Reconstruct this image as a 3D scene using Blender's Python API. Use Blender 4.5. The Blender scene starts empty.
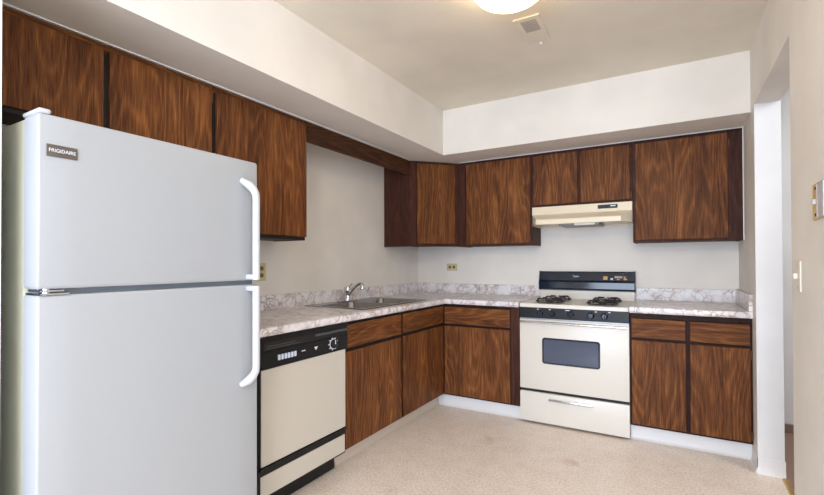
import bpy, bmesh, math, random
from mathutils import Vector, Matrix
random.seed(4)
PI = math.pi
scn = bpy.context.scene
COL = scn.collection
V = Vector

# ------------------------------------------------------------------ camera
yaw, pitch, roll = 0.5323, 0.0094, -0.0035
fw = V((-math.sin(yaw)*math.cos(pitch), math.cos(yaw)*math.cos(pitch), math.sin(pitch)))
rt = V((math.cos(yaw), math.sin(yaw), 0)); up = rt.cross(fw)
r2 = rt*math.cos(roll) + up*math.sin(roll); u2 = -rt*math.sin(roll) + up*math.cos(roll)
cd = bpy.data.cameras.new('camera'); cam = bpy.data.objects.new('camera', cd); COL.objects.link(cam)
M = Matrix((r2, u2, -fw)).transposed().to_4x4(); M.translation = V((2.2832, -3.9862, 1.2172))
cam.matrix_world = M
cd.sensor_fit = 'HORIZONTAL'; cd.sensor_width = 36; cd.lens = 443.572/824*36
cd.shift_x = -0.0007; cd.shift_y = 10.8/824; cd.clip_start = 0.02
scn.camera = cam
# ------------------------------------------------------------------ world, light, exposure
w = bpy.data.worlds.new('daylight'); scn.world = w; w.use_nodes = True
bg = w.node_tree.nodes['Background']; bg.inputs[0].default_value = (0.80, 0.90, 1.0, 1); bg.inputs[1].default_value = 1.5
def area(name, loc, aim, sx, sy, power, col):
    l = bpy.data.lights.new(name, 'AREA'); l.shape = 'RECTANGLE'; l.size = sx; l.size_y = sy; l.energy = power; l.color = col
    o = bpy.data.objects.new(name, l); COL.objects.link(o); o.location = loc
    o.rotation_euler = (V(aim)-V(loc)).to_track_quat('-Z', 'Y').to_euler(); return o
area('daylight_patio_glass', (2.1, -6.75, 1.15), (2.1, 0, 1.0), 2.9, 2.0, 118, (0.66, 0.80, 1.0))
area('daylight_dining_window', (4.85, -5.0, 1.5), (0, -4.0, 1.2), 1.6, 1.3, 37, (0.78, 0.88, 1.0))
area('hall_fill', (3.65, -1.35, 2.35), (3.3, -0.6, 0), 0.7, 0.7, 13, (0.92, 0.96, 1.0))  # added fill to brighten the hall; no window there
area('dining_fill', (2.3, -4.9, 2.42), (2.2, -4.0, 0), 0.7, 0.7, 34, (1.0, 0.93, 0.84))  # added warm fill behind the camera; no fixture
vs = scn.view_settings
vs.view_transform = 'Standard'; vs.look = 'None'; vs.gamma = 1; vs.use_curve_mapping = False
vs.exposure = 0.62
LAMP = 7.0

# ------------------------------------------------------------------ materials
def srgb(r, g, b):
    f = lambda c: (c/255/12.92 if c/255 <= 0.04045 else ((c/255+0.055)/1.055)**2.4)
    return (f(r), f(g), f(b), 1)
def newmat(name):
    m = bpy.data.materials.new(name); m.use_nodes = True
    return m, m.node_tree.nodes, m.node_tree.links, m.node_tree.nodes['Principled BSDF']
def plain(name, c, rough=0.5, metal=0.0, coat=0.0, bump=0.0, bscale=300, spec=0.5):
    m, N, L, p = newmat(name)
    p.inputs['Base Color'].default_value = c; p.inputs['Roughness'].default_value = rough
    p.inputs['Metallic'].default_value = metal; p.inputs['Coat Weight'].default_value = coat
    p.inputs['Specular IOR Level'].default_value = spec
    tc = N.new('ShaderNodeTexCoord'); n = N.new('ShaderNodeTexNoise'); n.inputs['Scale'].default_value = bscale
    L.new(tc.outputs['Object'], n.inputs['Vector'])
    if bump:
        b = N.new('ShaderNodeBump'); b.inputs['Strength'].default_value = bump; b.inputs['Distance'].default_value = 0.002
        L.new(n.outputs['Fac'], b.inputs['Height']); L.new(b.outputs['Normal'], p.inputs['Normal'])
    mr = N.new('ShaderNodeMapRange'); mr.inputs['To Min'].default_value = max(0, rough-0.04); mr.inputs['To Max'].default_value = rough+0.04
    L.new(n.outputs['Fac'], mr.inputs['Value']); L.new(mr.outputs[0], p.inputs['Roughness'])
    return m
def ramp(N, stops):
    r = N.new('ShaderNodeValToRGB'); e = r.color_ramp.elements
    while len(e) < len(stops): e.new(0.5)
    for k, (pos, c) in enumerate(stops): e[k].position = pos; e[k].color = c
    return r
def math_(N, L, op, a, b=None, c=None):
    n = N.new('ShaderNodeMath'); n.operation = op
    for k, x in enumerate((a, b, c)):
        if x is None: continue
        if isinstance(x, (int, float)): n.inputs[k].default_value = x
        else: L.new(x, n.inputs[k])
    return n.outputs[0]
def wood(name, horizontal=False, dark=srgb(66, 38, 24), mid=srgb(112, 68, 38), light=srgb(170, 112, 60)):
    m, N, L, p = newmat(name)
    tc = N.new('ShaderNodeTexCoord'); sp = N.new('ShaderNodeSeparateXYZ'); L.new(tc.outputs['Object'], sp.inputs[0])
    oi = N.new('ShaderNodeObjectInfo')
    h = math_(N, L, 'ADD', sp.outputs[0], sp.outputs[1]); z = sp.outputs[2]
    if horizontal: h, z = z, h
    off = math_(N, L, 'MULTIPLY', oi.outputs['Random'], 37.0)
    ho = math_(N, L, 'ADD', h, off)
    def vec(a, b):
        c = N.new('ShaderNodeCombineXYZ')
        L.new(math_(N, L, 'MULTIPLY', ho, a), c.inputs[0]); L.new(math_(N, L, 'MULTIPLY', z, b), c.inputs[1]); return c.outputs[0]
    def noise(v, det, rough=0.5):
        n = N.new('ShaderNodeTexNoise'); n.inputs['Scale'].default_value = 1; n.inputs['Detail'].default_value = det
        n.inputs['Roughness'].default_value = rough; L.new(v, n.inputs['Vector']); return n.outputs['Fac']
    big = noise(vec(5.5, 0.7), 1.0, 0.35)
    rings = math_(N, L, 'SINE', math_(N, L, 'MULTIPLY', big, 110.0))
    rings = math_(N, L, 'MULTIPLY_ADD', rings, 0.5, 0.5); rings = math_(N, L, 'POWER', rings, 2.5)
    fib = noise(vec(290, 9), 2, 0.6); fib2 = noise(vec(60, 3), 3, 0.6); tone = noise(vec(9, 1.0), 2)
    s = math_(N, L, 'MULTIPLY', rings, 0.10)
    s = math_(N, L, 'MULTIPLY_ADD', fib, 0.56, s); s = math_(N, L, 'MULTIPLY_ADD', fib2, 0.36, s); s = math_(N, L, 'MULTIPLY_ADD', tone, 0.35, s)
    r = ramp(N, [(0.50, dark), (0.70, mid), (0.96, light)])
    L.new(s, r.inputs[0]); L.new(r.outputs[0], p.inputs['Base Color'])
    p.inputs['Roughness'].default_value = 0.5; p.inputs['Specular IOR Level'].default_value = 0.12
    b = N.new('ShaderNodeBump'); b.inputs['Strength'].default_value = 0.15; b.inputs['Distance'].default_value = 0.001
    L.new(s, b.inputs['Height']); L.new(b.outputs['Normal'], p.inputs['Normal'])
    return m
def marble(name):
    m, N, L, p = newmat(name)
    tc = N.new('ShaderNodeTexCoord')
    def noise(sc, det, dist=0):
        n = N.new('ShaderNodeTexNoise'); n.inputs['Scale'].default_value = sc; n.inputs['Detail'].default_value = det
        n.inputs['Distortion'].default_value = dist; L.new(tc.outputs['Object'], n.inputs['Vector']); return n
    warp = noise(9, 3, 0.6)
    mx = N.new('ShaderNodeVectorMath'); mx.operation = 'MULTIPLY_ADD'; mx.inputs[1].default_value = (0.13,)*3
    L.new(warp.outputs['Color'], mx.inputs[0]); L.new(tc.outputs['Object'], mx.inputs[2])
    vo = N.new('ShaderNodeTexVoronoi'); vo.feature = 'DISTANCE_TO_EDGE'; vo.inputs['Scale'].default_value = 17
    L.new(mx.outputs[0], vo.inputs['Vector'])
    base = ramp(N, [(0.3, srgb(204, 194, 194)), (0.5, srgb(230, 225, 227)), (0.72, srgb(242, 241, 244))])
    L.new(noise(14, 4, 0.5).outputs['Fac'], base.inputs[0])
    vein = ramp(N, [(0.0, (1, 1, 1, 1)), (0.05, (0.35,)*3+(1,)), (0.13, (0, 0, 0, 1))]); L.new(vo.outputs['Distance'], vein.inputs[0])
    msk = ramp(N, [(0.38, (0, 0, 0, 1)), (0.56, (1, 1, 1, 1))]); L.new(noise(8, 2).outputs['Fac'], msk.inputs[0])
    f = math_(N, L, 'MULTIPLY', vein.outputs[0], msk.outputs[0]); f = math_(N, L, 'MULTIPLY', f, 0.8)
    vc = ramp(N, [(0.35, srgb(112, 100, 104)), (0.5, srgb(146, 108, 82)), (0.7, srgb(184, 124, 84))]); L.new(noise(6, 2).outputs['Fac'], vc.inputs[0])
    mix = N.new('ShaderNodeMix'); mix.data_type = 'RGBA'
    L.new(f, mix.inputs['Factor']); L.new(base.outputs[0], mix.inputs['A']); L.new(vc.outputs[0], mix.inputs['B'])
    L.new(mix.outputs['Result'], p.inputs['Base Color']); p.inputs['Roughness'].default_value = 0.3
    return m
def vinyl(name):
    m, N, L, p = newmat(name)
    tc = N.new('ShaderNodeTexCoord')
    def noise(sc, det):
        n = N.new('ShaderNodeTexNoise'); n.inputs['Scale'].default_value = sc; n.inputs['Detail'].default_value = det
        L.new(tc.outputs['Object'], n.inputs['Vector']); return n.outputs['Fac']
    r1 = ramp(N, [(0.34, srgb(206, 184, 166)), (0.5, srgb(232, 217, 203)), (0.66, srgb(244, 234, 224))]); L.new(noise(80, 3), r1.inputs[0])
    r2_ = ramp(N, [(0.35, srgb(222, 204, 188)), (0.62, srgb(238, 226, 214))]); L.new(noise(9, 3), r2_.inputs[0])
    mix = N.new('ShaderNodeMix'); mix.data_type = 'RGBA'; mix.inputs['Factor'].default_value = 0.35
    L.new(r1.outputs[0], mix.inputs['A']); L.new(r2_.outputs[0], mix.inputs['B'])
    sp = ramp(N, [(0.66, (0, 0, 0, 1)), (0.74, (1, 1, 1, 1))]); L.new(noise(3.2, 5), sp.inputs[0])
    mix2 = N.new('ShaderNodeMix'); mix2.data_type = 'RGBA'; mix2.inputs['B'].default_value = srgb(186, 148, 120)
    L.new(math_(N, L, 'MULTIPLY', sp.outputs[0], 0.5), mix2.inputs['Factor']); L.new(mix.outputs['Result'], mix2.inputs['A'])
    L.new(mix2.outputs['Result'], p.inputs['Base Color']); p.inputs['Roughness'].default_value = 0.42
    return m
def paint(name, c, bump=0.12):
    m, N, L, p = newmat(name)
    tc = N.new('ShaderNodeTexCoord'); n = N.new('ShaderNodeTexNoise'); n.inputs['Scale'].default_value = 90; n.inputs['Detail'].default_value = 4
    n2 = N.new('ShaderNodeTexNoise'); n2.inputs['Scale'].default_value = 3
    L.new(tc.outputs['Object'], n.inputs['Vector']); L.new(tc.outputs['Object'], n2.inputs['Vector'])
    c2 = tuple(x*0.93 for x in c[:3])+(1,)
    r = ramp(N, [(0.35, c2), (0.65, c)]); L.new(n2.outputs['Fac'], r.inputs[0]); L.new(r.outputs[0], p.inputs['Base Color'])
    b = N.new('ShaderNodeBump'); b.inputs['Strength'].default_value = bump; b.inputs['Distance'].default_value = 0.002
    L.new(n.outputs['Fac'], b.inputs['Height']); L.new(b.outputs['Normal'], p.inputs['Normal'])
    p.inputs['Roughness'].default_value = 0.6
    return m
WALL = paint('cream_wall_paint', srgb(236, 230, 222)); CEIL = paint('ceiling_paint', srgb(236, 227, 210))
JAMBP = paint('white_gloss_paint', srgb(230, 230, 232), 0.05)
FLOOR = vinyl('speckled_sheet_vinyl'); COUNTER = marble('marbled_laminate')
WOODV = wood('walnut_laminate_vertical'); WOODH = wood('walnut_laminate_horizontal', True)
FRAME = wood('dark_walnut_frame', False, srgb(50, 28, 24), srgb(74, 44, 35), srgb(98, 62, 46))
FRAME2 = wood('base_frame_shaded', False, srgb(34, 20, 19), srgb(50, 29, 26), srgb(68, 42, 34))  # walnut frame darkened with the shade between the base doors
GAP = plain('gap_shade_black', srgb(16, 11, 10), 0.6)  # shadow in the door gaps, painted as frame colour
FRAMEH = wood('valance_walnut', True, srgb(46, 28, 20), srgb(82, 52, 34), srgb(116, 76, 48))
CARPET = plain('brown_carpet', srgb(150, 122, 108), 0.95, bump=1, bscale=250)
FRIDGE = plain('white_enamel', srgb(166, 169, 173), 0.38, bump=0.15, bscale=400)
FRIDGES = plain('case_enamel_with_reflection', srgb(186, 186, 168), 0.4, bump=0.2, bscale=400)  # olive tint paints a reflection into the case colour
FHAND = plain('white_plastic', srgb(194, 196, 202), 0.3)
GASKET = plain('grey_gasket', srgb(110, 116, 124), 0.5)
ALMOND = plain('almond_enamel', srgb(226, 220, 211), 0.32, bscale=700)
ALMOND3 = plain('dishwasher_enamel', srgb(200, 193, 182), 0.34, bscale=700)
ALMOND2 = plain('almond_plastic', srgb(206, 192, 150), 0.4)
CREAM = plain('cream_hood_enamel', srgb(232, 218, 192), 0.35)
BLACK = plain('black_plastic', srgb(22, 22, 25), 0.35, spec=0.3)
BLACKM = plain('matte_black', srgb(22, 20, 20), 0.6)
GLASSB = plain('black_glass', srgb(20, 30, 48), 0.1, spec=0.5)
WINGL = plain('oven_glass', srgb(70, 80, 100), 0.12, spec=0.6)
IRON = plain('cast_iron', srgb(34, 30, 32), 0.45)
CHROME = plain('chrome', srgb(214, 216, 222), 0.12, 1.0)
DRIP = plain('bright_pan_metal', srgb(200, 196, 188), 0.45, 0.4)
STEEL = plain('brushed_steel', srgb(150, 148, 146), 0.26, 1.0)
BRASS = plain('brass', srgb(196, 162, 92), 0.35, 0.9)
BRONZE = plain('dark_bronze', srgb(112, 76, 48), 0.4, 0.6)
BRASSP = plain('aged_brass_paint', srgb(206, 180, 120), 0.5)
WHITE = plain('white_vinyl_base', srgb(232, 230, 230), 0.4)
WPL = plain('ivory_plate', srgb(226, 218, 204), 0.4)
PRINT = plain('white_print', srgb(226, 230, 240), 0.5)
BADGE = plain('brushed_badge', srgb(112, 104, 98), 0.35, 0.6)
ORANGE = plain('clock_face', srgb(196, 156, 86), 0.4)
GRILLE = plain('grey_grille', srgb(180, 174, 166), 0.6)
def lampmat():
    m, N, L, p = newmat('lit_opal_glass')
    p.inputs['Base Color'].default_value = (1, 0.97, 0.92, 1); p.inputs['Emission Color'].default_value = (1.0, 0.80, 0.54, 1)
    p.inputs['Emission Strength'].default_value = LAMP; return m
OPAL = lampmat()
def glassmat():
    m, N, L, p = newmat('window_glass'); p.inputs['Transmission Weight'].default_value = 1; p.inputs['Roughness'].default_value = 0; p.inputs['IOR'].default_value = 1.01
    return m
GLASS = glassmat()

# ------------------------------------------------------------------ mesh helpers (world coordinates in, moved to the thing's base)
class MB:
    def __init__(s): s.bm = bmesh.new()
    def box(s, x0, x1, y0, y1, z0, z1, bev=0, seg=1):
        t = bmesh.new()
        bmesh.ops.create_cube(t, size=1)
        for v in t.verts: v.co = V(((x0+x1)/2+v.co.x*(x1-x0), (y0+y1)/2+v.co.y*(y1-y0), (z0+z1)/2+v.co.z*(z1-z0)))
        if bev: bmesh.ops.bevel(t, geom=t.edges[:], offset=bev, segments=seg, affect='EDGES', profile=0.5)
        s.merge(t); return s
    def merge(s, t):
        me = bpy.data.meshes.new('t'); t.to_mesh(me); t.free(); s.bm.from_mesh(me); bpy.data.meshes.remove(me)
    def loft(s, loops, cap=True, closed=True):
        R = [[s.bm.verts.new(p) for p in lp] for lp in loops]
        n = len(R[0])
        for a, b in zip(R, R[1:]):
            for k in range(n if closed else n-1): s.bm.faces.new((a[k], a[(k+1) % n], b[(k+1) % n], b[k]))
        if cap: s.bm.faces.new(R[0][::-1]); s.bm.faces.new(R[-1])
        return s
    def prism(s, pts, axis, a, b):          # pts: 2-D outline; extruded along axis from a to b
        def P(p, t): return {0: (t, p[0], p[1]), 1: (p[0], t, p[1]), 2: (p[0], p[1], t)}[axis]
        return s.loft([[P(p, a) for p in pts], [P(p, b) for p in pts]])
    def tube(s, pts, r, n=12, flat=1.0):
        pts = [V(p) for p in pts]; loops = []; N0 = None
        for k, p in enumerate(pts):
            d = (pts[min(k+1, len(pts)-1)]-pts[max(k-1, 0)]).normalized()
            if N0 is None: N0 = d.orthogonal().normalized()
            N0 = (N0-d*N0.dot(d)).normalized(); B = d.cross(N0)
            rr = r[k] if isinstance(r, (list, tuple)) else r
            loops.append([p+N0*rr*math.cos(2*PI*j/n)+B*rr*flat*math.sin(2*PI*j/n) for j in range(n)])
        return s.loft(loops)
    def lathe(s, c, prof, n=32, axis=2):
        c = V(c); loops = []
        for r, t in prof:
            lp = []
            for j in range(n):
                a = 2*PI*j/n; u, v = max(r, 1e-4)*math.cos(a), max(r, 1e-4)*math.sin(a)
                lp.append(c+V({0: (t, u, v), 1: (u, t, v), 2: (u, v, t)}[axis]))
            loops.append(lp)
        return s.loft(loops)
    def build(s, name, m, parent=None, smooth=False, at=None):
        bmesh.ops.recalc_face_normals(s.bm, faces=s.bm.faces[:])
        org = V(at) if at is not None else (V(parent['_o']) if parent is not None and '_o' in parent else V((0, 0, 0)))
        for v in s.bm.verts: v.co -= org
        me = bpy.data.meshes.new(name); s.bm.to_mesh(me); s.bm.free()
        if smooth:
            for f in me.polygons: f.use_smooth = True
            try: me.set_sharp_from_angle(angle=math.radians(38))
            except Exception: pass
        for mm in (m if isinstance(m, list) else [m]): me.materials.append(mm)
        o = bpy.data.objects.new(name, me); COL.objects.link(o)
        if parent is not None: o.parent = parent; o['_o'] = tuple(org)
        else: o.location = org
        return o
def box(*a, **k): return MB().box(*a, **k)
def thing(name, loc, label, cat, group=None):
    o = bpy.data.objects.new(name, None); COL.objects.link(o); o.location = loc; o.empty_display_size = 0.05
    o['_o'] = tuple(loc); o['label'] = label; o['category'] = cat
    if group: o['group'] = group
    return o
def tag(o, label, cat, group=None):
    o['label'] = label; o['category'] = cat
    if group: o['group'] = group
    return o
def struct(mb, name, m, smooth=False):
    o = mb.build(name, m, smooth=smooth); o['kind'] = 'structure'; return o
def text(name, s, size, origin, xdir, zdir, m, parent, depth=0.0006, space=1.0, fit=None):
    cu = bpy.data.curves.new(name, 'FONT'); cu.body = s; cu.size = size; cu.extrude = depth; cu.space_character = space
    cu.align_x = 'LEFT'
    t = bpy.data.objects.new(name, cu); COL.objects.link(t)
    dg = bpy.context.evaluated_depsgraph_get(); dg.update()
    me = bpy.data.meshes.new_from_object(t.evaluated_get(dg)); bpy.data.objects.remove(t); bpy.data.curves.remove(cu)
    X, Z = V(xdir), V(zdir); Y = X.cross(Z)*-1
    w_ = max((v.co.x for v in me.vertices), default=1); kx = fit/w_ if fit else 1
    org = V(parent['_o'])
    for v in me.vertices: v.co = V(origin)+X*v.co.x*kx+Z*v.co.y-Y*v.co.z-org
    me.materials.clear(); me.materials.append(m)
    o = bpy.data.objects.new(name, me); COL.objects.link(o); o.parent = parent; o['_o'] = tuple(org); return o

# ------------------------------------------------------------------ the setting
XR, CE, SO = 2.69, 2.496, 2.12
OF, ON, OH, WT = -0.77, -1.685, 2.13, 0.122
YF = -6.5; XD = 4.7
struct(box(-0.1, XR+WT, -3.72, 0.1, -0.06, 0), 'floor', FLOOR)
struct(box(-0.1, XD+0.1, YF-0.1, -3.72, -0.06, -0.0), 'floor_dining', CARPET)
struct(box(XR+WT, 4.3, -3.72, 0.3, -0.06, 0), 'floor_hall', CARPET)
struct(box(-0.1, XD+0.1, YF-0.1, 0.3, CE, CE+0.08), 'ceiling', CEIL)
struct(box(-0.1, 0, YF-0.1, 0.1, 0, CE), 'wall_left', WALL)
struct(box(0, XR+WT, 0, 0.1, 0, CE), 'wall_back', WALL)
# right wall with the opening
mb = MB().box(XR, XR+WT, OF, 0, 0, CE); mb.box(XR, XR+WT, ON, OF, OH, CE); mb.box(XR, XR+WT, -3.4, ON, 0, CE)
struct(mb, 'wall_right', WALL)
struct(box(0.0, 0.676, -3.62, -3.506, 0, CE), 'wall_partition', JAMBP)
struct(box(4.2, 4.3, -3.4, 0.3, 0, CE), 'wall_hall_side', WALL)
struct(box(XR+WT, 4.2, 0.1, 0.2, 0, CE), 'wall_hall_end', JAMBP)
struct(box(XR+WT, XD, -3.5, -3.4, 0, CE), 'wall_hall_front', WALL)
# dining end behind the camera: big glass doors and a side window
mb = MB().box(0, 0.65, YF-0.1, YF, 0, CE); mb.box(3.55, XD, YF-0.1, YF, 0, CE); mb.box(0.65, 3.55, YF-0.1, YF, 2.15, CE)
struct(mb, 'wall_front', WALL)
mb = MB().box(XD, XD+0.1, YF-0.1, -5.8, 0, CE); mb.box(XD, XD+0.1, -4.2, -3.4, 0, CE); mb.box(XD, XD+0.1, -5.8, -4.2, 0, 0.85); mb.box(XD, XD+0.1, -5.8, -4.2, 2.15, CE)
struct(mb, 'wall_right_dining', WALL)
mb = MB()
for x in (0.65, 2.07, 3.49): mb.box(x, x+0.06, YF-0.08, YF-0.02, 0.0, 2.15)
mb.box(0.71, 2.07, YF-0.08, YF-0.02, 0.0, 0.06); mb.box(2.13, 3.49, YF-0.08, YF-0.02, 0.0, 0.06)
mb.box(0.71, 2.07, YF-0.08, YF-0.02, 2.09, 2.15); mb.box(2.13, 3.49, YF-0.08, YF-0.02, 2.09, 2.15)
struct(mb, 'window_1', JAMBP)
mb = MB()
for y in (-5.8, -5.03, -4.25): mb.box(XD+0.02, XD+0.08, y, y+0.05, 0.85, 2.15)
for a, b in ((-5.75, -5.03), (-4.98, -4.25)):
    mb.box(XD+0.02, XD+0.08, a, b, 0.85, 0.9); mb.box(XD+0.02, XD+0.08, a, b, 2.1, 2.15)
struct(mb, 'window_2', JAMBP)
# soffit over the wall cabinets (an L)
struct(MB().prism([(0, -3.505), (0.614, -3.505), (0.614, -0.639), (XR, -0.639), (XR, 0), (0, 0)], 2, SO, CE), 'wall_soffit', WALL)
# thin white caulk bead where cabinets meet the soffit and the right wall
mb = MB()
mb.box(0.293, 0.2965, -3.503, -0.62, SO-0.005, SO)
mb.box(0.62, 2.688, -0.3065, -0.303, SO-0.005, SO)
mb.box(2.685, 2.69, -0.309, -0.304, 1.36, SO)
struct(mb, 'trim_1', JAMBP)
# cove bases
def cove(mb, p0, p1, n, h=0.09, t=0.004, flare=0.022, top=None):
    p0, p1, n = V(p0), V(p1), V(n)
    prof = [(0, 0), (flare, 0), (flare, 0.002), (flare*0.6, 0.006), (t+0.005, 0.014), (t, 0.03), (t, h), (0, h)]
    mb.loft([[p+n*a+V((0, 0, b)) for a, b in prof] for p in (p0, p1)])
mb = MB()
cove(mb, (0.520, -1.93, 0.0), (0.520, -0.57, 0), (1, 0, 0), 0.108)
struct(mb, 'baseboard_left', plain('beige_vinyl_base', srgb(214, 198, 182), 0.4), True)
mb = MB(); cove(mb, (0.52, -0.565, 0), (1.262, -0.565, 0), (0, -1, 0), 0.108)
cove(mb, (2.018, -0.565, 0), (XR, -0.565, 0), (0, -1, 0), 0.108)
struct(mb, 'baseboard_back', WHITE, True)
mb = MB(); cove(mb, (XR, -0.59, 0), (XR, OF-0.004, 0), (-1, 0, 0), 0.09, flare=0.015)
cove(mb, (XR-0.005, OF, 0), (XR+WT+0.004, OF, 0), (0, -1, 0), 0.09, flare=0.018)
cove(mb, (XR, ON, 0), (XR, -3.4, 0), (-1, 0, 0), 0.09)
struct(mb, 'baseboard_right', WHITE, True)
mb = MB(); mb.box(XR+WT, 4.2, 0.085, 0.1, 0, 0.06, bev=0.003)
struct(mb, 'baseboard_hall', plain('brown_vinyl_base', srgb(140, 120, 110), 0.6))
# lighter painted end of the wall at the opening
struct(box(XR+0.0005, XR+WT-0.0005, OF-0.002, OF-0.0002, 0.09, OH-0.0005), 'trim_2', JAMBP)
# brass threshold strip
struct(MB().prism([(XR+WT-0.018, 0.0), (XR+WT-0.012, 0.006), (XR+WT+0.006, 0.006), (XR+WT+0.012, 0.0)], 1, ON+0.002, OF-0.025), 'trim_3', BRASS)

# ------------------------------------------------------------------ cabinets
def slab(axis, f0, f1, a0, a1, z0, z1, bev=0.003):
    """door/drawer slab: axis 0 -> faces +x between x=f0..f1, axis 1 -> faces -y (f1 in front)"""
    if axis == 0: return box(f0, f1, a0, a1, z0, z1, bev=bev, seg=2)
    return box(a0, a1, f1, f0, z0, z1, bev=bev, seg=2)
def carcass(mb, axis, back, front, a0, a1, z0, z1, recess=0.018, t=0.016):
    """closed box whose bottom panel is raised behind the face frame"""
    def B(d0, d1, s0, s1, p0, p1):
        if axis == 0: mb.box(min(d0, d1), max(d0, d1), s0, s1, p0, p1)
        else: mb.box(s0, s1, min(d0, d1), max(d0, d1), p0, p1)
    fr = front-0.018 if axis == 0 else front+0.018
    B(back, fr, a0, a0+t, z0, z1); B(back, fr, a1-t, a1, z0, z1)
    B(back, fr, a0+t, a1-t, z0+recess, z0+recess+t); B(back, fr, a0+t, a1-t, z1-t, z1)
    B(back, back+(0.008 if axis == 0 else -0.008), a0+t, a1-t, z0+recess+t, z1-t)
def fframe(mb, axis, front, a0, a1, z0, z1, stiles, rails, w=0.035):
    def B(s0, s1, p0, p1):
        if axis == 0: mb.box(front-0.018, front, s0, s1, p0, p1)
        else: mb.box(s0, s1, front, front+0.018, p0, p1)
    B(a0, a1, z0, z0+w); B(a0, a1, z1-w, z1)
    for s in stiles: B(s[0], s[1], z0+w, z1-w)
    front += 0.0005 if axis == 0 else -0.0005
    for r in rails: B(a0, a1, r[0], r[1])
def hinge(axis, front, a, z, parent):
    m = MB()
    if axis == 0: m.box(front+0.001, front+0.008, a-0.006, a+0.006, z-0.024, z+0.024, bev=0.002); m.tube([(front+0.009, a, z-0.026), (front+0.009, a, z+0.026)], 0.0035, 8)
    else: m.box(a-0.006, a+0.006, front-0.008, front-0.001, z-0.024, z+0.024, bev=0.002); m.tube([(a, front-0.009, z-0.026), (a, front-0.009, z+0.026)], 0.0035, 8)
    o = m.build('hinge', BRONZE, parent); o['label'] = 'small bronze hinge'; return o
UD, UB = 0.271, -0.282
D = 0.018
# -- left wall, over the fridge
t = thing('wall_cabinet', (UD/2, -3.08, 1.752), 'short two-door brown wall cabinet above the white fridge', 'cabinet')
mb = MB(); carcass(mb, 0, 0.002, UD, -3.504, -2.567, 1.752, SO-0.001); mb.build('body', FRAME, t)
mb = MB(); fframe(mb, 0, UD, -3.504, -2.567, 1.752, SO-0.036, [(-3.504, -3.48), (-3.08, -3.04), (-2.60, -2.567)], [], w=0.02); mb.build('face_frame', GAP, t)
box(UD-0.018, UD, -3.504, -2.567, SO-0.0355, SO-0.001).build('top_rail', WOODH, t)
d = slab(0, UD+0.001, UD+D, -3.500, -3.072, 1.767, 2.093).build('door', WOODV, t)
d = slab(0, UD+0.001, UD+D, -3.049, -2.580, 1.767, 2.093).build('door', WOODV, t)
hinge(0, UD, -2.5735, 2.055, d)
# -- left wall, tall single door right of the fridge
t = thing('wall_cabinet', (UD/2, -2.24, 1.359), 'full-height single-door brown wall cabinet between fridge and sink', 'cabinet')
mb = MB(); carcass(mb, 0, 0.002, UD, -2.565, -1.912, 1.359, SO-0.001, recess=0.003); mb.build('body', FRAME, t)
mb = MB(); fframe(mb, 0, UD, -2.565, -1.912, 1.359, SO-0.036, [(-2.565, -2.535), (-1.945, -1.912)], [], w=0.02); mb.build('face_frame', GAP, t)
box(UD-0.018, UD, -2.565, -1.912, SO-0.0355, SO-0.001).build('top_rail', WOODH, t)
slab(0, UD+0.001, UD+D, -2.552, -1.914, 1.380, 2.093).build('door', WOODV, t)
# -- valance over the sink
tag(box(UD-0.018, UD+0.001, -1.910, -0.6255, 1.992, SO-0.001, bev=0.001).build('valance_board', FRAMEH, at=(UD, -1.27, 1.992)),
    'long brown wooden valance board spanning above the sink under the soffit', 'valance')
# -- diagonal corner cabinet
t = thing('corner_wall_cabinet', (0.3, -0.3, 1.359), 'brown diagonal corner wall cabinet with one narrow door', 'cabinet')
e = 0.002
mb = MB(); poly = [(e, -e), (e, -0.623), (0.271, -0.623), (0.595, -0.282), (0.595, -e)]
ins = [(e+0.016, -e-0.016), (e+0.016, -0.607), (0.262, -0.607), (0.579, -0.272), (0.579, -e-0.016)]
mb.prism(poly, 2, 1.377, SO-0.001)
mb.box(e, 0.262, -0.623, -0.607, 1.359, 1.377)
mb.box(0.579, 0.594, -0.27, -e, 1.359, 1.377)
mb.build('body', FRAME, t)
p0, p1 = V((0.271, -0.623, 0)), V((0.595, -0.282, 0)); dv = (p1-p0); Ld = dv.length; dv.normalize(); nv = V((dv.y, -dv.x, 0))
def dslab(s0, s1, o0, o1, z0, z1):
    q = [p0+dv*s0+nv*o0, p0+dv*s1+nv*o0, p0+dv*s1+nv*o1, p0+dv*s0+nv*o1]
    m = MB(); m.prism([(a.x, a.y) for a in q], 2, z0, z1)
    bmesh.ops.bevel(m.bm, geom=m.bm.edges[:], offset=0.002, segments=2, affect='EDGES'); return m
mb = dslab(0, Ld, 0.0, 0.004, 1.359, 1.378)
for s0, s1 in ((0, 0.06), (Ld-0.035, Ld)):
    k = dslab(s0, s1, 0.0, 0.004, 1.378, SO-0.002); mb.merge(k.bm)
k = dslab(0.06, Ld-0.035, 0.0, 0.004, 2.08, SO-0.002); mb.merge(k.bm)
mb.build('face_frame', FRAME, t)
dslab(0.068, Ld-0.045, 0.005, 0.022, 1.383, 2.096).build('door', WOODV, t)
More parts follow.
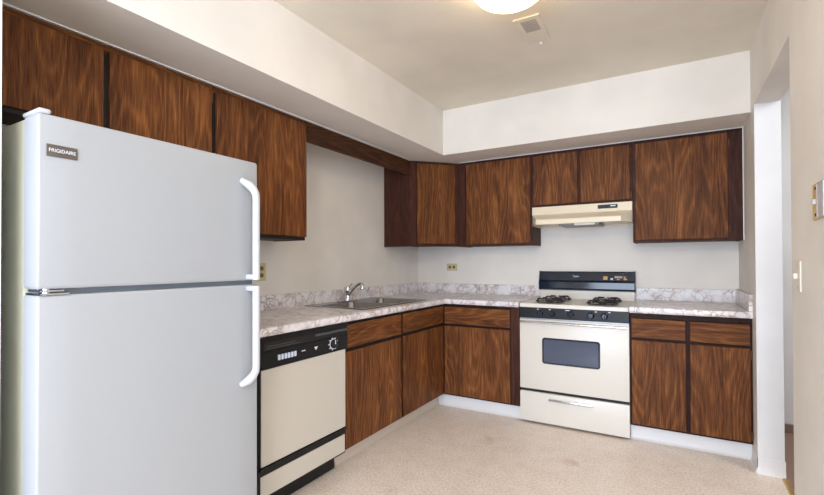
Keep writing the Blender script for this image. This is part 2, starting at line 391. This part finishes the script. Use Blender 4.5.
# -- back wall, single door left of the hood
def backcab(x0, x1, z0, label, stiles, doors, loc, hinges=()):
    t = thing('wall_cabinet', loc, label, 'cabinet')
    mb = MB(); carcass(mb, 1, -0.002, UB, x0, x1, z0, SO-0.001, recess=0.003); mb.build('body', FRAME, t)
    mb = MB(); fframe(mb, 1, UB, x0, x1, z0, SO-0.001, stiles, []); mb.build('face_frame', FRAME, t)
    ds = [slab(1, UB-0.001, UB-D, a, b, z0+0.016, 2.096).build('door', WOODV, t) for a, b in doors]
    for k, a, z in hinges: hinge(1, UB, a, z, ds[k])
    return t
backcab(0.597, 1.264, 1.361, 'full-height single-door brown wall cabinet just left of range hood', [(0.597, 0.66), (1.235, 1.264)], [(0.672, 1.250)], (0.93, -0.14, 1.361))
backcab(1.266, 2.019, 1.672, 'short two-door brown wall cabinet directly above the range hood', [(1.266, 1.30), (1.622, 1.66), (1.985, 2.019)], [(1.281, 1.629), (1.651, 2.003)], (1.64, -0.14, 1.672), [(1, 2.0105, 2.05), (1, 2.0105, 1.72)])
backcab(2.021, 2.688, 1.361, 'wide single-door brown wall cabinet at the right wall', [(2.021, 2.06), (2.60, 2.688)], [(2.040, 2.604)], (2.35, -0.14, 1.361), [(0, 2.6125, 2.03), (0, 2.6125, 1.44)])
# -- base cabinets
BF, BB, BZ, BT = 0.601, -0.626, 0.109, 0.871
def basefronts_left(t, a, b, hz=0.692):
    slab(0, BF+0.001, BF+D, a, b, 0.712, 0.850).build('drawer_front', WOODH, t)
    slab(0, BF+0.001, BF+D, a, b, 0.120, 0.690).build('door', WOODV, t)
# sink base: two modules as one unit
t = thing('sink_base_cabinet', (0.30, -1.3, 0.0), 'brown base cabinet under the sink with two doors and false drawer fronts', 'cabinet')
mb = MB()
mb.box(0.02, BF-0.018, -1.942, -1.926, BZ, BT); mb.box(0.02, BF-0.018, -0.645, -0.629, BZ, BT)
mb.box(0.02, BF-0.018, -1.926, -0.645, BZ, BZ+0.016); mb.box(0.02, 0.5185, -1.94, -0.63, 0, BZ)
mb.build('body', FRAME, t)
mb = MB(); fframe(mb, 0, BF, -1.942, -0.629, BZ, BT, [(-1.942, -1.905), (-1.32, -1.28), (-0.665, -0.629)], [(0.68, 0.72)]); mb.build('face_frame', GAP, t)
basefronts_left(t, -1.938, -1.318); basefronts_left(t, -1.282, -0.652)
# blind corner base on the back wall
t = thing('base_cabinet', (0.93, -0.3, 0.0), 'brown base cabinet in the corner, single drawer over door left of stove', 'cabinet')
mb = MB()
mb.box(0.603, 0.619, BB+0.018, -0.02, BZ, BT); mb.box(1.239, 1.255, BB+0.018, -0.02, BZ, BT)
mb.box(0.619, 1.239, BB+0.018, -0.02, BZ, BZ+0.016); mb.box(0.603, 1.255, -0.5635, -0.02, 0, BZ)
mb.build('body', FRAME, t)
mb = MB(); fframe(mb, 1, BB, 0.603, 1.19, BZ, BT, [(0.603, 0.65), (1.17, 1.19)], [(0.68, 0.72)]); mb.build('face_frame', FRAME2, t)
box(1.1905, 1.255, BB-0.001, BB+0.018, BZ, BT).build('filler_strip', FRAME, t)
slab(1, BB-0.001, BB-D, 0.622, 1.184, 0.706, 0.846).build('drawer', WOODH, t)
slab(1, BB-0.001, BB-D, 0.622, 1.184, 0.122, 0.688).build('door', WOODV, t)
# right of the stove
t = thing('base_cabinet', (2.35, -0.3, 0.0), 'brown base cabinet with two drawers over two doors right of stove', 'cabinet')
mb = MB()
mb.box(2.021, 2.037, BB+0.018, -0.02, BZ, BT); mb.box(2.67, 2.686, BB+0.018, -0.02, BZ, BT)
mb.box(2.037, 2.67, BB+0.018, -0.02, BZ, BZ+0.016); mb.box(2.021, 2.686, -0.5635, -0.02, 0, BZ)
mb.build('body', FRAME, t)
mb = MB(); fframe(mb, 1, BB, 2.021, 2.688, BZ, BT, [(2.021, 2.05), (2.33, 2.38), (2.66, 2.688)], [(0.68, 0.72)]); mb.build('face_frame', FRAME2, t)
for a, b in ((2.032, 2.344), (2.368, 2.677)):
    slab(1, BB-0.001, BB-D, a, b, 0.706, 0.834).build('drawer', WOODH, t)
    d = slab(1, BB-0.001, BB-D, a, b, 0.124, 0.688).build('door', WOODV, t)
hinge(1, BB, 2.6825, 0.16, d); hinge(1, BB, 2.6825, 0.65, d)

# ------------------------------------------------------------------ worktops
CT, CB = 0.914, 0.8725
def bull(mb, p0, p1, n):         # rolled front edge
    p0, p1, n = V(p0), V(p1), V(n)
    pr = [(0, 0), (0.014, 0), (0.019, 0.004), (0.021, 0.012), (0.021, 0.030), (0.018, 0.038), (0.012, 0.0413), (0.0, 0.0415)]
    mb.loft([[p+n*a+V((0, 0, CB+b)) for a, b in pr] for p in (p0, p1)])
CF = 0.624
t = thing('worktop', (0.3, -1.2, CB), 'L-shaped marbled white and brown worktop around the sink corner', 'worktop')
mb = MB(); y0, y1, x0, x1 = -1.672, -0.878, 0.066, 0.556     # sink cut-out
mb.box(0.001, CF, -2.66, y0, CB, CT); mb.box(0.001, x0, y0, y1, CB, CT); mb.box(x1, CF, y0, y1, CB, CT); mb.box(0.001, CF, y1, -0.001, CB, CT)
mb.box(CF, 1.257, -0.645, -0.001, CB, CT)
bull(mb, (CF, -2.66, 0), (CF, -0.645, 0), (1, 0, 0)); bull(mb, (CF, -0.645, 0), (1.257, -0.645, 0), (0, -1, 0))
mb.build('counter_slab', COUNTER, t, True)
mb = MB(); mb.box(0.001, 0.020, -2.66, -0.001, CT, 1.008, bev=0.003, seg=2); mb.box(0.020, 1.262, -0.020, -0.001, CT, 1.008, bev=0.003, seg=2)
mb.build('backsplash', COUNTER, t)
t = thing('worktop', (2.35, -0.3, CB), 'short marbled white worktop between stove and right wall', 'worktop')
mb = MB(); mb.box(2.0215, 2.689, -0.645, -0.001, CB, CT); bull(mb, (2.0215, -0.645, 0), (2.689, -0.645, 0), (0, -1, 0)); mb.build('counter_slab', COUNTER, t, True)
mb = MB(); mb.box(2.0215, 2.669, -0.020, -0.001, CT, 1.008, bev=0.003, seg=2)
mb.box(2.669, 2.689, -0.664, -0.001, CT, 1.016, bev=0.003, seg=2); mb.build('backsplash', COUNTER, t)

# ------------------------------------------------------------------ sink and tap
def rr(x0, x1, y0, y1, r, z, n=6):
    out = []
    for cx, cy, a0 in ((x1-r, y1-r, 0), (x0+r, y1-r, 90), (x0+r, y0+r, 180), (x1-r, y0+r, 270)):
        for k in range(n+1):
            a = math.radians(a0+90*k/n); out.append(V((cx+r*math.cos(a), cy+r*math.sin(a), z)))
    return out
t = thing('kitchen_sink', (0.31, -1.275, 0.75), 'double-bowl stainless steel sink set in the worktop', 'sink')
Zr = CT+0.0045
X0, X1, Y0, Y1 = 0.050, 0.572, -1.690, -0.862
bowls = [(0.145, 0.530, -1.650, -1.290), (0.145, 0.530, -1.260, -0.900)]
mb = MB()
def strip(a, b, c, d): mb.box(a, b, c, d, CT+0.0003, Zr)
strip(X0, 0.145, Y0, Y1); strip(0.530, X1, Y0, Y1); strip(0.145, 0.530, Y0, -1.650); strip(0.145, 0.530, -0.900, Y1); strip(0.145, 0.530, -1.290, -1.260)
mb.loft([rr(X0-0.004, X1+0.004, Y0-0.004, Y1+0.004, 0.01, CT+0.0003), rr(X0, X1, Y0, Y1, 0.008, Zr+0.001), rr(X0+0.006, X1-0.006, Y0+0.006, Y1-0.006, 0.006, Zr+0.0002)], cap=False)
mb.build('rim', STEEL, t, True)
for a, b, c, d in bowls:
    mb = MB(); sq = []
    loops = [rr(a-0.0, b+0.0, c-0.0, d+0.0, 0.0005, Zr+0.0003), rr(a, b, c, d, 0.045, Zr+0.0003), rr(a+0.004, b-0.004, c+0.004, d-0.004, 0.045, Zr-0.008),
             rr(a+0.012, b-0.012, c+0.012, d-0.012, 0.05, 0.79), rr(a+0.03, b-0.03, c+0.03, d-0.03, 0.05, 0.762), rr(a+0.07, b-0.07, c+0.07, d-0.07, 0.05, 0.757)]
    mb.loft(loops, cap=False); mb.bm.faces.new([mb.bm.verts.new(p) for p in loops[-1]])
    bo = mb.build('bowl', STEEL, t, True)
    cx, cy = (a+b)/2, (c+d)/2
    MB().lathe((cx, cy, 0), [(0.0, 0.758), (0.045, 0.758), (0.045, 0.763), (0.038, 0.764), (0.030, 0.760), (0.0, 0.760)], 24).build('drain', CHROME, bo, True)
t = thing('kitchen_tap', (0.095, -1.275, Zr), 'chrome single-lever kitchen tap with angled spout behind the sink', 'tap')
b0 = V((0.098, -1.275, Zr+0.001))
MB().box(0.072, 0.124, -1.375, -1.175, Zr+0.001, Zr+0.008, bev=0.003, seg=2).build('base_plate', CHROME, t, True)
MB().lathe((b0.x, b0.y, Zr+0.008), [(0, 0), (0.024, 0), (0.024, 0.02), (0.019, 0.028), (0.019, 0.05), (0.023, 0.056), (0.024, 0.092), (0.020, 0.102), (0, 0.105)], 24).build('tap_body', CHROME, t, True)
S = [V((b0.x, b0.y, 0.955)), V((0.118, -1.267, 0.985)), V((0.142, -1.258, 1.018)), V((0.167, -1.248, 1.043)), V((0.187, -1.240, 1.054)), V((0.203, -1.234, 1.052)), V((0.210, -1.231, 1.036))]
MB().tube(S, [0.014, 0.013, 0.0125, 0.012, 0.012, 0.013, 0.014], 14).build('spout', CHROME, t, True)
MB().lathe((0.210, -1.231, 0), [(0, 1.033), (0.016, 1.033), (0.018, 1.015), (0.017, 1.008), (0, 1.008)], 18).build('aerator', CHROME, t, True)
MB().tube([(b0.x, b0.y, 1.012), (0.108, -1.271, 1.028), (0.124, -1.265, 1.045), (0.134, -1.261, 1.056)], [0.010, 0.007, 0.005, 0.006], 10).build('lever', CHROME, t, True)

# ------------------------------------------------------------------ dishwasher
DL, DR = -2.578, -1.948
t = thing('dishwasher', (0.33, -2.26, 0.0), 'almond dishwasher with black control panel between fridge and sink cabinet', 'dishwasher')
mb = MB(); mb.box(0.04, 0.598, DL, DR, 0.10, 0.868); mb.box(0.04, 0.54, DL+0.004, DR-0.004, 0.004, 0.10)
mb.build('body', BLACKM, t)
mb = MB(); mb.box(0.600, 0.626, DL, DR, 0.262, 0.722, bev=0.003); mb.build('door_edge', BLACK, t)
MB().box(0.6265, 0.633, DL+0.010, DR-0.010, 0.268, 0.716, bev=0.002, seg=2).build('door_panel', ALMOND3, t)
mb = MB(); mb.box(0.600, 0.622, DL, DR, 0.224, 0.261)
mb.prism([(0.600, 0.246), (0.636, 0.248), (0.636, 0.262), (0.600, 0.262)], 1, DL+0.004, DR-0.004); mb.build('handle_rail', BLACK, t)
mb = MB(); mb.box(0.600, 0.622, DL, DR, 0.112, 0.2235); mb.build('lower_edge', BLACK, t)
MB().box(0.6225, 0.629, DL+0.010, DR-0.010, 0.122, 0.222, bev=0.002).build('lower_panel', ALMOND3, t)
MB().box(0.541, 0.546, DL+0.01, DR-0.01, 0.006, 0.108).build('toe_panel', BLACK, t)
cp = MB().prism([(0.600, 0.724), (0.640, 0.724), (0.641, 0.800), (0.637, 0.802), (0.637, 0.868), (0.600, 0.868)], 1, DL, DR).build('control_panel', BLACK, t)
MB().box(0.6375, 0.6385, DL+0.02, DR-0.02, 0.806, 0.842).build('vent_recess', BLACKM, cp)
m = MB(); m.box(0.6386, 0.6396, DL+0.03, -2.33, 0.812, 0.815); m.box(0.6386, 0.6396, DL+0.04, -2.36, 0.822, 0.826); m.build('recess_line', plain('dark_grey_plastic', srgb(70, 70, 72), 0.4), cp)
MB().box(0.6386, 0.648, -2.22, DR-0.012, 0.826, 0.838, bev=0.003, seg=2).build('latch', plain('latch_plastic', srgb(74, 74, 78), 0.3), cp)
for k in range(6):
    y = -2.478+k*0.021
    b = MB().box(0.641, 0.648, y, y+0.015, 0.750, 0.776, bev=0.002).build('push_button', plain('pale_button', srgb(196, 208, 226), 0.35) if k == 0 else bpy.data.materials['pale_button'], cp)
MB().box(0.6412, 0.6418, -2.318, -2.292, 0.764, 0.769).build('printed_mark', PRINT, cp); m = MB(); m.box(0.6412, 0.6418, -2.225, -2.200, 0.766, 0.772); m.box(0.6412, 0.6418, -2.218, -2.207, 0.757, 0.766); m.build('printed_mark', PRINT, cp); m = MB()
for k in range(9):
    a = PI*(0.12+k*0.22); m.box(0.6412, 0.6418, -2.075+0.036*math.cos(a)-0.006, -2.075+0.036*math.cos(a)+0.006, 0.765+0.033*math.sin(a)-0.002, 0.765+0.033*math.sin(a)+0.002)
m.build('dial_scale', PRINT, cp)
kn = MB().lathe((0, -2.075, 0.765), [(0, 0.641), (0.025, 0.641), (0.024, 0.655), (0.02, 0.658), (0, 0.658)], 28, 0).build('dial', BLACKM, cp, True)
MB().lathe((0, -2.075, 0.765), [(0.0252, 0.641), (0.029, 0.641), (0.029, 0.6425), (0.0252, 0.6425)], 28, 0).build('dial_ring', PRINT, cp)
MB().box(0.658, 0.660, -2.077, -2.073, 0.765, 0.786).build('pointer', PRINT, kn)

# ------------------------------------------------------------------ refrigerator
FX, FL, FR, FB = 0.763, -3.455, -2.700, 0.673
t = thing('refrigerator', (0.38, -3.08, 0.0), 'white top-freezer refrigerator with two curved white handles', 'refrigerator')
MB().box(0.03, 0.664, FL+0.002, FR-0.002, 0.045, 1.637, bev=0.006, seg=2).build('body', FRIDGES, t, True)
MB().box(0.06, 0.655, FL+0.02, FR-0.02, 0.003, 0.045).build('base_grille', BLACK, t)
def fdoor(z0, z1, name):
    # pillowed door front: outline with softly rounded front edges
    pr = [(FB, FL), (FX-0.007, FL), (FX-0.003, FL+0.001), (FX-0.001, FL+0.003), (FX, FL+0.007)]
    pr += [(FX+0.003*math.sin(PI*k/8), FL+0.007+(FR-FL-0.014)*k/8) for k in range(1, 8)]
    pr += [(FX, FR-0.007), (FX-0.001, FR-0.003), (FX-0.003, FR-0.001), (FX-0.007, FR), (FB, FR)]
    m = MB()
    cx, cy = (FB+FX)/2, (FL+FR)/2
    def sc(k): return [(cx+(x-cx)*(1-k*0.10), cy+(y-cy)*(1-k*0.011)) for x, y in pr]
    lv = [(z0, 1), (z0+0.004, 0.3), (z0+0.010, 0), (z1-0.010, 0), (z1-0.004, 0.3), (z1, 1)]
    m.loft([[(x, y, z) for x, y in sc(k)] for z, k in lv]); return m.build(name, FRIDGE, t, True)
fz = fdoor(1.146, 1.640, 'freezer_door'); fd = fdoor(0.060, 1.127, 'fridge_door')
MB().box(0.6645, 0.6725, FL+0.012, FR-0.012, 0.07, 1.63).build('gasket', GASKET, t)
# handles: arched, joined to the door at one end
def fhandle(zt, zb, flip, par):
    # path in (x, y, z); the free end is the arch tip on the door face
    yb, yr = -2.786, -2.742
    n = 22; path = []; rad = []
    for k in range(n+1):
        s = k/n
        z = zt+(zb-zt)*s
        e2 = min(1, s/0.17)**0.8; e2 = math.sin(e2*PI/2)
        y = yb+(yr-yb)*e2-0.002
        x = FX+0.004+0.040*e2
        path.append((x, y, z)); rad.append((0.015+0.004*max(0, 1-s/0.16))*(0.6 if k == 0 else 1))
    m = MB(); m.tube(path, rad, 14, 1.0)
    z_ = zb; s_ = -1 if flip else 1
    m.box(FX-0.004, FX+0.052, yr-0.018, yr+0.010, min(z_, z_+0.022*s_), max(z_, z_+0.022*s_), bev=0.006, seg=3)
    return m.build('handle', FHAND, par, True)
fhandle(1.556, 1.149, False, fz); fhandle(0.722, 1.124, True, fd)
bd = MB().box(FX+0.0015, FX+0.005, -3.437, -3.361, 1.522, 1.556, bev=0.001).build('badge', BADGE, fz); bd['label'] = 'grey metal name badge'
text('badge_lettering', 'FRIGIDAIRE', 0.014, (FX+0.0052, -3.432, 1.535), (0, 1, 0), (0, 0, 1), PRINT, bd, fit=0.066)
MB().box(FB-0.02, FX+0.001, FL+0.001, FL+0.032, 1.6405, 1.655, bev=0.006, seg=3).build('hinge_cover', FHAND, t, True)
m = MB(); m.box(0.664, FX+0.004, FL+0.006, FL+0.075, 1.1285, 1.1335); m.box(0.69, FX+0.004, FL+0.006, FL+0.062, 1.138, 1.1425)
m.tube([(0.735, FL+0.03, 1.127), (0.735, FL+0.03, 1.146)], 0.011, 14); h = m.build('hinge', CHROME, t, True); h['label'] = 'chrome middle hinge'
MB().box(0.674, FX-0.022, FL+0.01, FR-0.01, 1.1275, 1.1455).build('mullion', GASKET, t)

# ------------------------------------------------------------------ stove
SL, SR = 1.262, 2.018; SF = -0.640
t = thing('gas_stove', (1.64, -0.32, 0.0), 'almond gas stove with black control panel and backguard', 'stove')
MB().box(SL+0.002, SR-0.002, -0.600, -0.04, 0.035, 0.872, bev=0.002).build('body', ALMOND, t)
for x, y in ((SL+0.04, -0.56), (SR-0.04, -0.56), (SL+0.04, -0.1), (SR-0.04, -0.1)):
    MB().lathe((x, y, 0), [(0, 0.0005), (0.018, 0.0005), (0.018, 0.008), (0.008, 0.012), (0.008, 0.036), (0, 0.036)], 16).build('levelling_foot', BLACK, t, True)
od = MB().box(SL, SR, SF, -0.602, 0.262, 0.786, bev=0.005, seg=2).build('oven_door', ALMOND, t, True)
mb = MB(); lp = [V((p.x, p.z*0+SF-0.0005, p.y)) for p in rr(1.432, 1.834, 0.462, 0.655, 0.02, 0)]
lq = [V((p.x, SF-0.004, p.z)) for p in lp]; mb.loft([lp, lq]); wn = mb.build('oven_window', GLASSB, od)
lp = [V((p.x, SF-0.0045, p.y)) for p in rr(1.444, 1.822, 0.474, 0.643, 0.012, 0)]
MB().loft([lp, [V((p.x, SF-0.0055, p.z)) for p in lp]]).build('glass_pane', WINGL, wn)
m = MB(); m.tube([(SL+0.012, SF-0.030, 0.768), (SR-0.012, SF-0.030, 0.768)], 0.0085, 14, 1.0)
for x in (SL+0.03, SR-0.03): m.tube([(x, SF+0.002, 0.768), (x, SF-0.03, 0.768)], 0.007, 10)
h = m.build('door_handle', CHROME, od, True); h['label'] = 'long chrome handle bar'
MB().box(SL+0.004, SR-0.004, -0.618, -0.602, 0.240, 0.2615).build('gap_shadow_strip', BLACKM, t).name = 'drawer_gap_shade'  # black strip stands in for the shadow above the drawer
dr = MB().box(SL, SR, SF, -0.602, 0.018, 0.240, bev=0.005, seg=2).build('broiler_drawer', ALMOND, t, True)
m = MB(); m.box(1.478, 1.786, SF-0.016, SF-0.001, 0.190, 0.207, bev=0.004, seg=2); h = m.build('drawer_handle', CHROME, dr, True); h['label'] = 'chrome drawer pull'
cp = MB().prism([(-0.602, 0.796), (-0.6415, 0.796), (-0.6415, 0.876), (-0.602, 0.876)], 0, SL+0.001, SR-0.001).build('control_panel', BLACK, t)
MB().box(SL+0.001, SR-0.001, -0.636, -0.602, 0.787, 0.7955).build('chrome_strip', plain('grey_strip', srgb(150, 152, 156), 0.3, 0.8), t)
for x in (1.419, 1.506, 1.637, 1.775, 1.863):
    kn = MB().lathe((x, 0, 0.836), [(0, -0.646), (0.024, -0.646), (0.022, -0.652), (0.016, -0.656), (0.014, -0.668), (0, -0.668)], 24, 1).build('knob', GLASSB, cp, True)
    MB().box(x-0.005, x+0.005, -0.676, -0.667, 0.816, 0.856, bev=0.002).build('knob_grip', GLASSB, kn)
for x, w_ in ((1.395, 0.014), (1.482, 0.014), (1.60, 0.03), (1.80, 0.014), (1.888, 0.014)): MB().prism([(-0.6416, 0.862), (-0.6422, 0.862), (-0.6422, 0.867), (-0.6416, 0.867)], 0, x, x+w_).build('panel_print', PRINT, cp)
# cooktop: shallow pan with raised lip
m = MB()
lo = [rr(SL, SR, -0.648, -0.050, 0.012, 0.877), rr(SL, SR, -0.648, -0.050, 0.012, 0.900), rr(SL+0.004, SR-0.004, -0.644, -0.054, 0.012, 0.905), rr(SL+0.020, SR-0.020, -0.625, -0.07, 0.02, 0.904), rr(SL+0.035, SR-0.035, -0.61, -0.085, 0.02, 0.897)]
m.loft(lo); m.build('cooktop', ALMOND, t, True)
MB().box(SL+0.006, SR-0.006, -0.0495, -0.028, 0.88, 0.975, bev=0.002).build('riser', ALMOND, t)
bgd = MB().prism([(-0.012, 0.976), (-0.050, 0.976), (-0.066, 0.982), (-0.072, 0.994), (-0.0725, 1.045), (-0.066, 1.056), (-0.060, 1.062), (-0.046, 1.128), (-0.038, 1.136), (-0.012, 1.136)], 0, SL+0.006, SR-0.006)
bgd = bgd.build('backguard', GLASSB, t)
for a, b in ((SL, SL+0.0055), (SR-0.0055, SR)):
    MB().prism([(-0.010, 0.975), (-0.052, 0.974), (-0.072, 0.981), (-0.077, 0.994), (-0.077, 1.047), (-0.066, 1.062), (-0.050, 1.131), (-0.040, 1.140), (-0.010, 1.140)], 0, a, b).build('end_cap', BLACK, t)
def bgp(x0, x1, z0, z1, name, mt, off=0.0012):
    f = lambda z: -0.060+(z-1.055)*(0.014/0.073)
    return MB().prism([(f(z0)-0.0003, z0), (f(z0)-off, z0), (f(z1)-off, z1), (f(z1)-0.0003, z1)], 0, x0, x1).build(name, mt, bgd)
bgp(1.775, 1.965, 1.066, 1.112, 'clock_panel', BLACKM); 
bgp(1.784, 1.815, 1.070, 1.098, 'decal', ORANGE, 0.002); bgp(1.868, 1.925, 1.084, 1.100, 'decal', plain('pink_grey_display', srgb(176, 150, 146), 0.4), 0.002)
bgp(1.838, 1.856, 1.070, 1.084, 'decal', PRINT, 0.002); bgp(1.935, 1.958, 1.070, 1.082, 'decal', ORANGE, 0.002)
bgp(1.935, 1.948, 1.084, 1.098, 'decal', ORANGE, 0.002); bgp(1.885, 1.905, 1.070, 1.078, 'decal', ORANGE, 0.002)
text('maker_lettering', 'Tappan', 0.02, (1.545, -0.0545, 1.090), (1, 0, 0), (0, 0, 1), PRINT, bgd, fit=0.048)
# burners
for bx in (1.452, 1.828):
    for by in (-0.215, -0.470):
        MB().lathe((bx, by, 0), [(0, 0.8975), (0.075, 0.8975), (0.092, 0.901), (0.094, 0.904), (0.085, 0.903), (0.070, 0.899), (0, 0.899)], 28).build('drip_bowl', DRIP, t, True)
        MB().lathe((bx, by, 0), [(0, 0.9), (0.022, 0.9), (0.024, 0.912), (0.040, 0.914), (0.040, 0.920), (0.03, 0.924), (0, 0.924)], 20).build('burner', IRON, t, True)
        m = MB(); R = 0.105
        for k in range(24):
            pass
        ring = [(bx+R*math.cos(2*PI*k/24), by+R*math.sin(2*PI*k/24), 0.912) for k in range(25)]
        m.tube(ring, 0.0042, 8)
        for k in range(4):
            a = PI/4+k*PI/2; c, s = math.cos(a), math.sin(a)
            m.tube([(bx+R*c, by+R*s, 0.905), (bx+R*c, by+R*s, 0.926), (bx+R*0.9*c, by+R*0.9*s, 0.934), (bx+0.032*c, by+0.032*s, 0.934)], 0.0048, 8)
            a = k*PI/2; c, s = math.cos(a), math.sin(a)
            m.tube([(bx+R*c, by+R*s, 0.912), (bx+R*0.85*c, by+R*0.85*s, 0.932), (bx+0.05*c, by+0.05*s, 0.932)], 0.0042, 8)
        m.build('grate', IRON, t, True)

# ------------------------------------------------------------------ range hood
t = thing('range_hood', (1.643, -0.2, 1.51), 'cream metal range hood under the short cabinet above stove', 'range hood')
Zt, Zb = 1.6705, 1.515
yb_ = -0.003
outer = lambda y, ins_: (y, ins_)
def hl(x0, x1, yf, z): return [(x0, yb_, z), (x0, -0.286, z), (x0+(0 if yf > -0.3 else 0.062), yf, z), (x1-(0 if yf > -0.3 else 0.066), yf, z), (x1, -0.286, z), (x1, yb_, z)]
hx0, hx1 = 1.268, 2.0175
m = MB()
m.loft([hl(hx0, hx1, -0.292, Zt), hl(hx0, hx1, -0.296, 1.606), hl(hx0, hx1, -0.412, 1.560), hl(hx0, hx1, -0.420, 1.552), hl(hx0, hx1, -0.420, 1.517), hl(hx0, hx1, -0.412, 1.515)], cap=False)
m.bm.faces.new([m.bm.verts.new(p) for p in hl(hx0, hx1, -0.292, Zt)])
m.bm.faces.new([m.bm.verts.new(p) for p in hl(hx0+0.004, hx1-0.004, -0.408, 1.524)])
m.build('canopy', CREAM, t)
sw = MB().box(1.778, 1.918, -0.300, -0.2945, 1.628, 1.657, bev=0.001).build('switch_plate', BLACK, t)
for x in (1.800, 1.832): MB().box(x, x+0.016, -0.304, -0.3002, 1.634, 1.645).build('switch', GLASSB, sw)
MB().box(1.868, 1.905, -0.3008, -0.3002, 1.642, 1.649).build('label_mark', PRINT, sw)
MB().box(1.50, 1.80, -0.38, -0.10, 1.503, 1.5235, bev=0.003).build('filter', plain('grey_filter', srgb(120, 118, 116), 0.4, 0.7), t)
MB().box(1.62, 1.77, -0.395, -0.382, 1.500, 1.5235, bev=0.003).build('lamp_lens', plain('clear_lens', srgb(226, 220, 204), 0.2), t)
MB().box(1.80, 1.812, -0.395, -0.30, 1.495, 1.5235).build('filter_clip', BLACK, t)

# ------------------------------------------------------------------ ceiling lamp and vent
t = thing('ceiling_lamp', (1.66, -2.072, CE), 'round lit white flush ceiling lamp above the kitchen floor', 'lamp')
c = (1.66, -2.072, 0)
MB().lathe(c, [(0, CE-0.001), (0.13, CE-0.001), (0.14, CE-0.006), (0.14, CE-0.028), (0.13, CE-0.03), (0, CE-0.03)], 40).build('lamp_base', plain('warm_white_metal', srgb(225, 215, 195), 0.4), t, True)
prof = [(0.130, CE-0.032)]+[(0.168*math.cos(a), CE-0.045-0.085*math.sin(a)) for a in [PI/2*k/10 for k in range(0, 10)]]+[(0.0, CE-0.130)]
MB().lathe(c, prof, 48).build('glass_shade', OPAL, t, True)
t = thing('ceiling_vent', (1.625, -1.55, CE), 'small rectangular white ceiling vent beside the round lamp', 'vent')
m = MB(); m.box(1.562, 1.690, -1.705, -1.415, CE-0.006, CE-0.0005, bev=0.002)
m.box(1.555, 1.697, -1.710, -1.696, CE-0.010, CE-0.0005, bev=0.004); m.build('frame', CEIL, t)
g = MB().box(1.588, 1.668, -1.672, -1.552, CE-0.0075, CE-0.0062).build('grille', plain('dark_grille', srgb(176, 168, 158), 0.7), t)
m = MB()
for k in range(10): m.box(1.590, 1.666, -1.669+k*0.012, -1.664+k*0.012, CE-0.010, CE-0.0076)
m.build('slat', GRILLE, t)
MB().lathe((1.629, -1.395, 0), [(0, CE-0.0005), (0.010, CE-0.0005), (0.010, CE-0.012), (0.006, CE-0.016), (0, CE-0.016)], 14).build('knob', JAMBP, t, True)

# ------------------------------------------------------------------ plates on the walls
def outlet(loc, axis, horiz, label):
    t = thing('electrical_outlet', loc, label, 'outlet')
    x, y, z = loc; a, b = (0.057, 0.035) if horiz else (0.035, 0.057)
    if axis == 0: MB().box(0.0005, 0.006, y-a, y+a, z-b, z+b, bev=0.002).build('cover_plate', ALMOND2, t)
    else: MB().box(x-a, x+a, -0.006, -0.0005, z-b, z+b, bev=0.002).build('cover_plate', ALMOND2, t)
    br = plain('brown_socket', srgb(120, 98, 62), 0.4) if 'brown_socket' not in bpy.data.materials else bpy.data.materials['brown_socket']
    for s in (-1, 1):
        if axis == 0: MB().lathe((0, y+(0.022*s if horiz else 0), z+(0 if horiz else 0.022*s)), [(0, 0.006), (0.015, 0.006), (0.014, 0.0085), (0, 0.0085)], 18, 0).build('socket', br, t)
        else: MB().lathe((x+(0.022*s if horiz else 0), 0, z+(0 if horiz else 0.022*s)), [(0, -0.006), (0.015, -0.006), (0.014, -0.0085), (0, -0.0085)], 18, 1).build('socket', br, t)
outlet((0.0, -2.026, 1.160), 0, False, 'upright almond double outlet on the left wall beside fridge handle')
outlet((0.389, 0.0, 1.170), 1, True, 'sideways almond double outlet on the back wall above worktop')
t = thing('light_switch', (XR, -1.815, 1.160), 'ivory single light switch low on the near right wall', 'switch')
MB().box(XR-0.007, XR-0.0005, -1.850, -1.780, 1.102, 1.218, bev=0.003, seg=2).build('cover_plate', WPL, t)
MB().box(XR-0.020, XR-0.007, -1.820, -1.810, 1.150, 1.172, bev=0.002).build('toggle', WPL, t)
for z in (1.118, 1.203): MB().lathe((0, -1.815, z), [(0, XR-0.0068), (0.004, XR-0.0068), (0.004, XR-0.008), (0, XR-0.008)], 10, 0).build('screw', BRASS, t)
t = thing('thermostat', (XR, -2.10, 1.41), 'brass and white wall thermostat at the right edge, above light switch', 'thermostat')
MB().box(XR-0.008, XR-0.0005, -2.180, -2.040, 1.352, 1.470, bev=0.002).build('brass_backplate', BRASSP, t)
MB().box(XR-0.011, XR-0.0085, -2.178, -2.108, 1.356, 1.466, bev=0.003, seg=2).build('cover', FHAND, t)
MB().box(XR-0.018, XR-0.0085, -2.088, -2.072, 1.402, 1.418, bev=0.001).build('lever', FHAND, t)
for z in (1.368, 1.454): MB().lathe((0, -2.078, z), [(0, XR-0.0082), (0.005, XR-0.0082), (0.005, XR-0.010), (0, XR-0.010)], 10, 0).build('screw', IRON, t)

for o in bpy.data.objects:
    if '_o' in o: del o['_o']
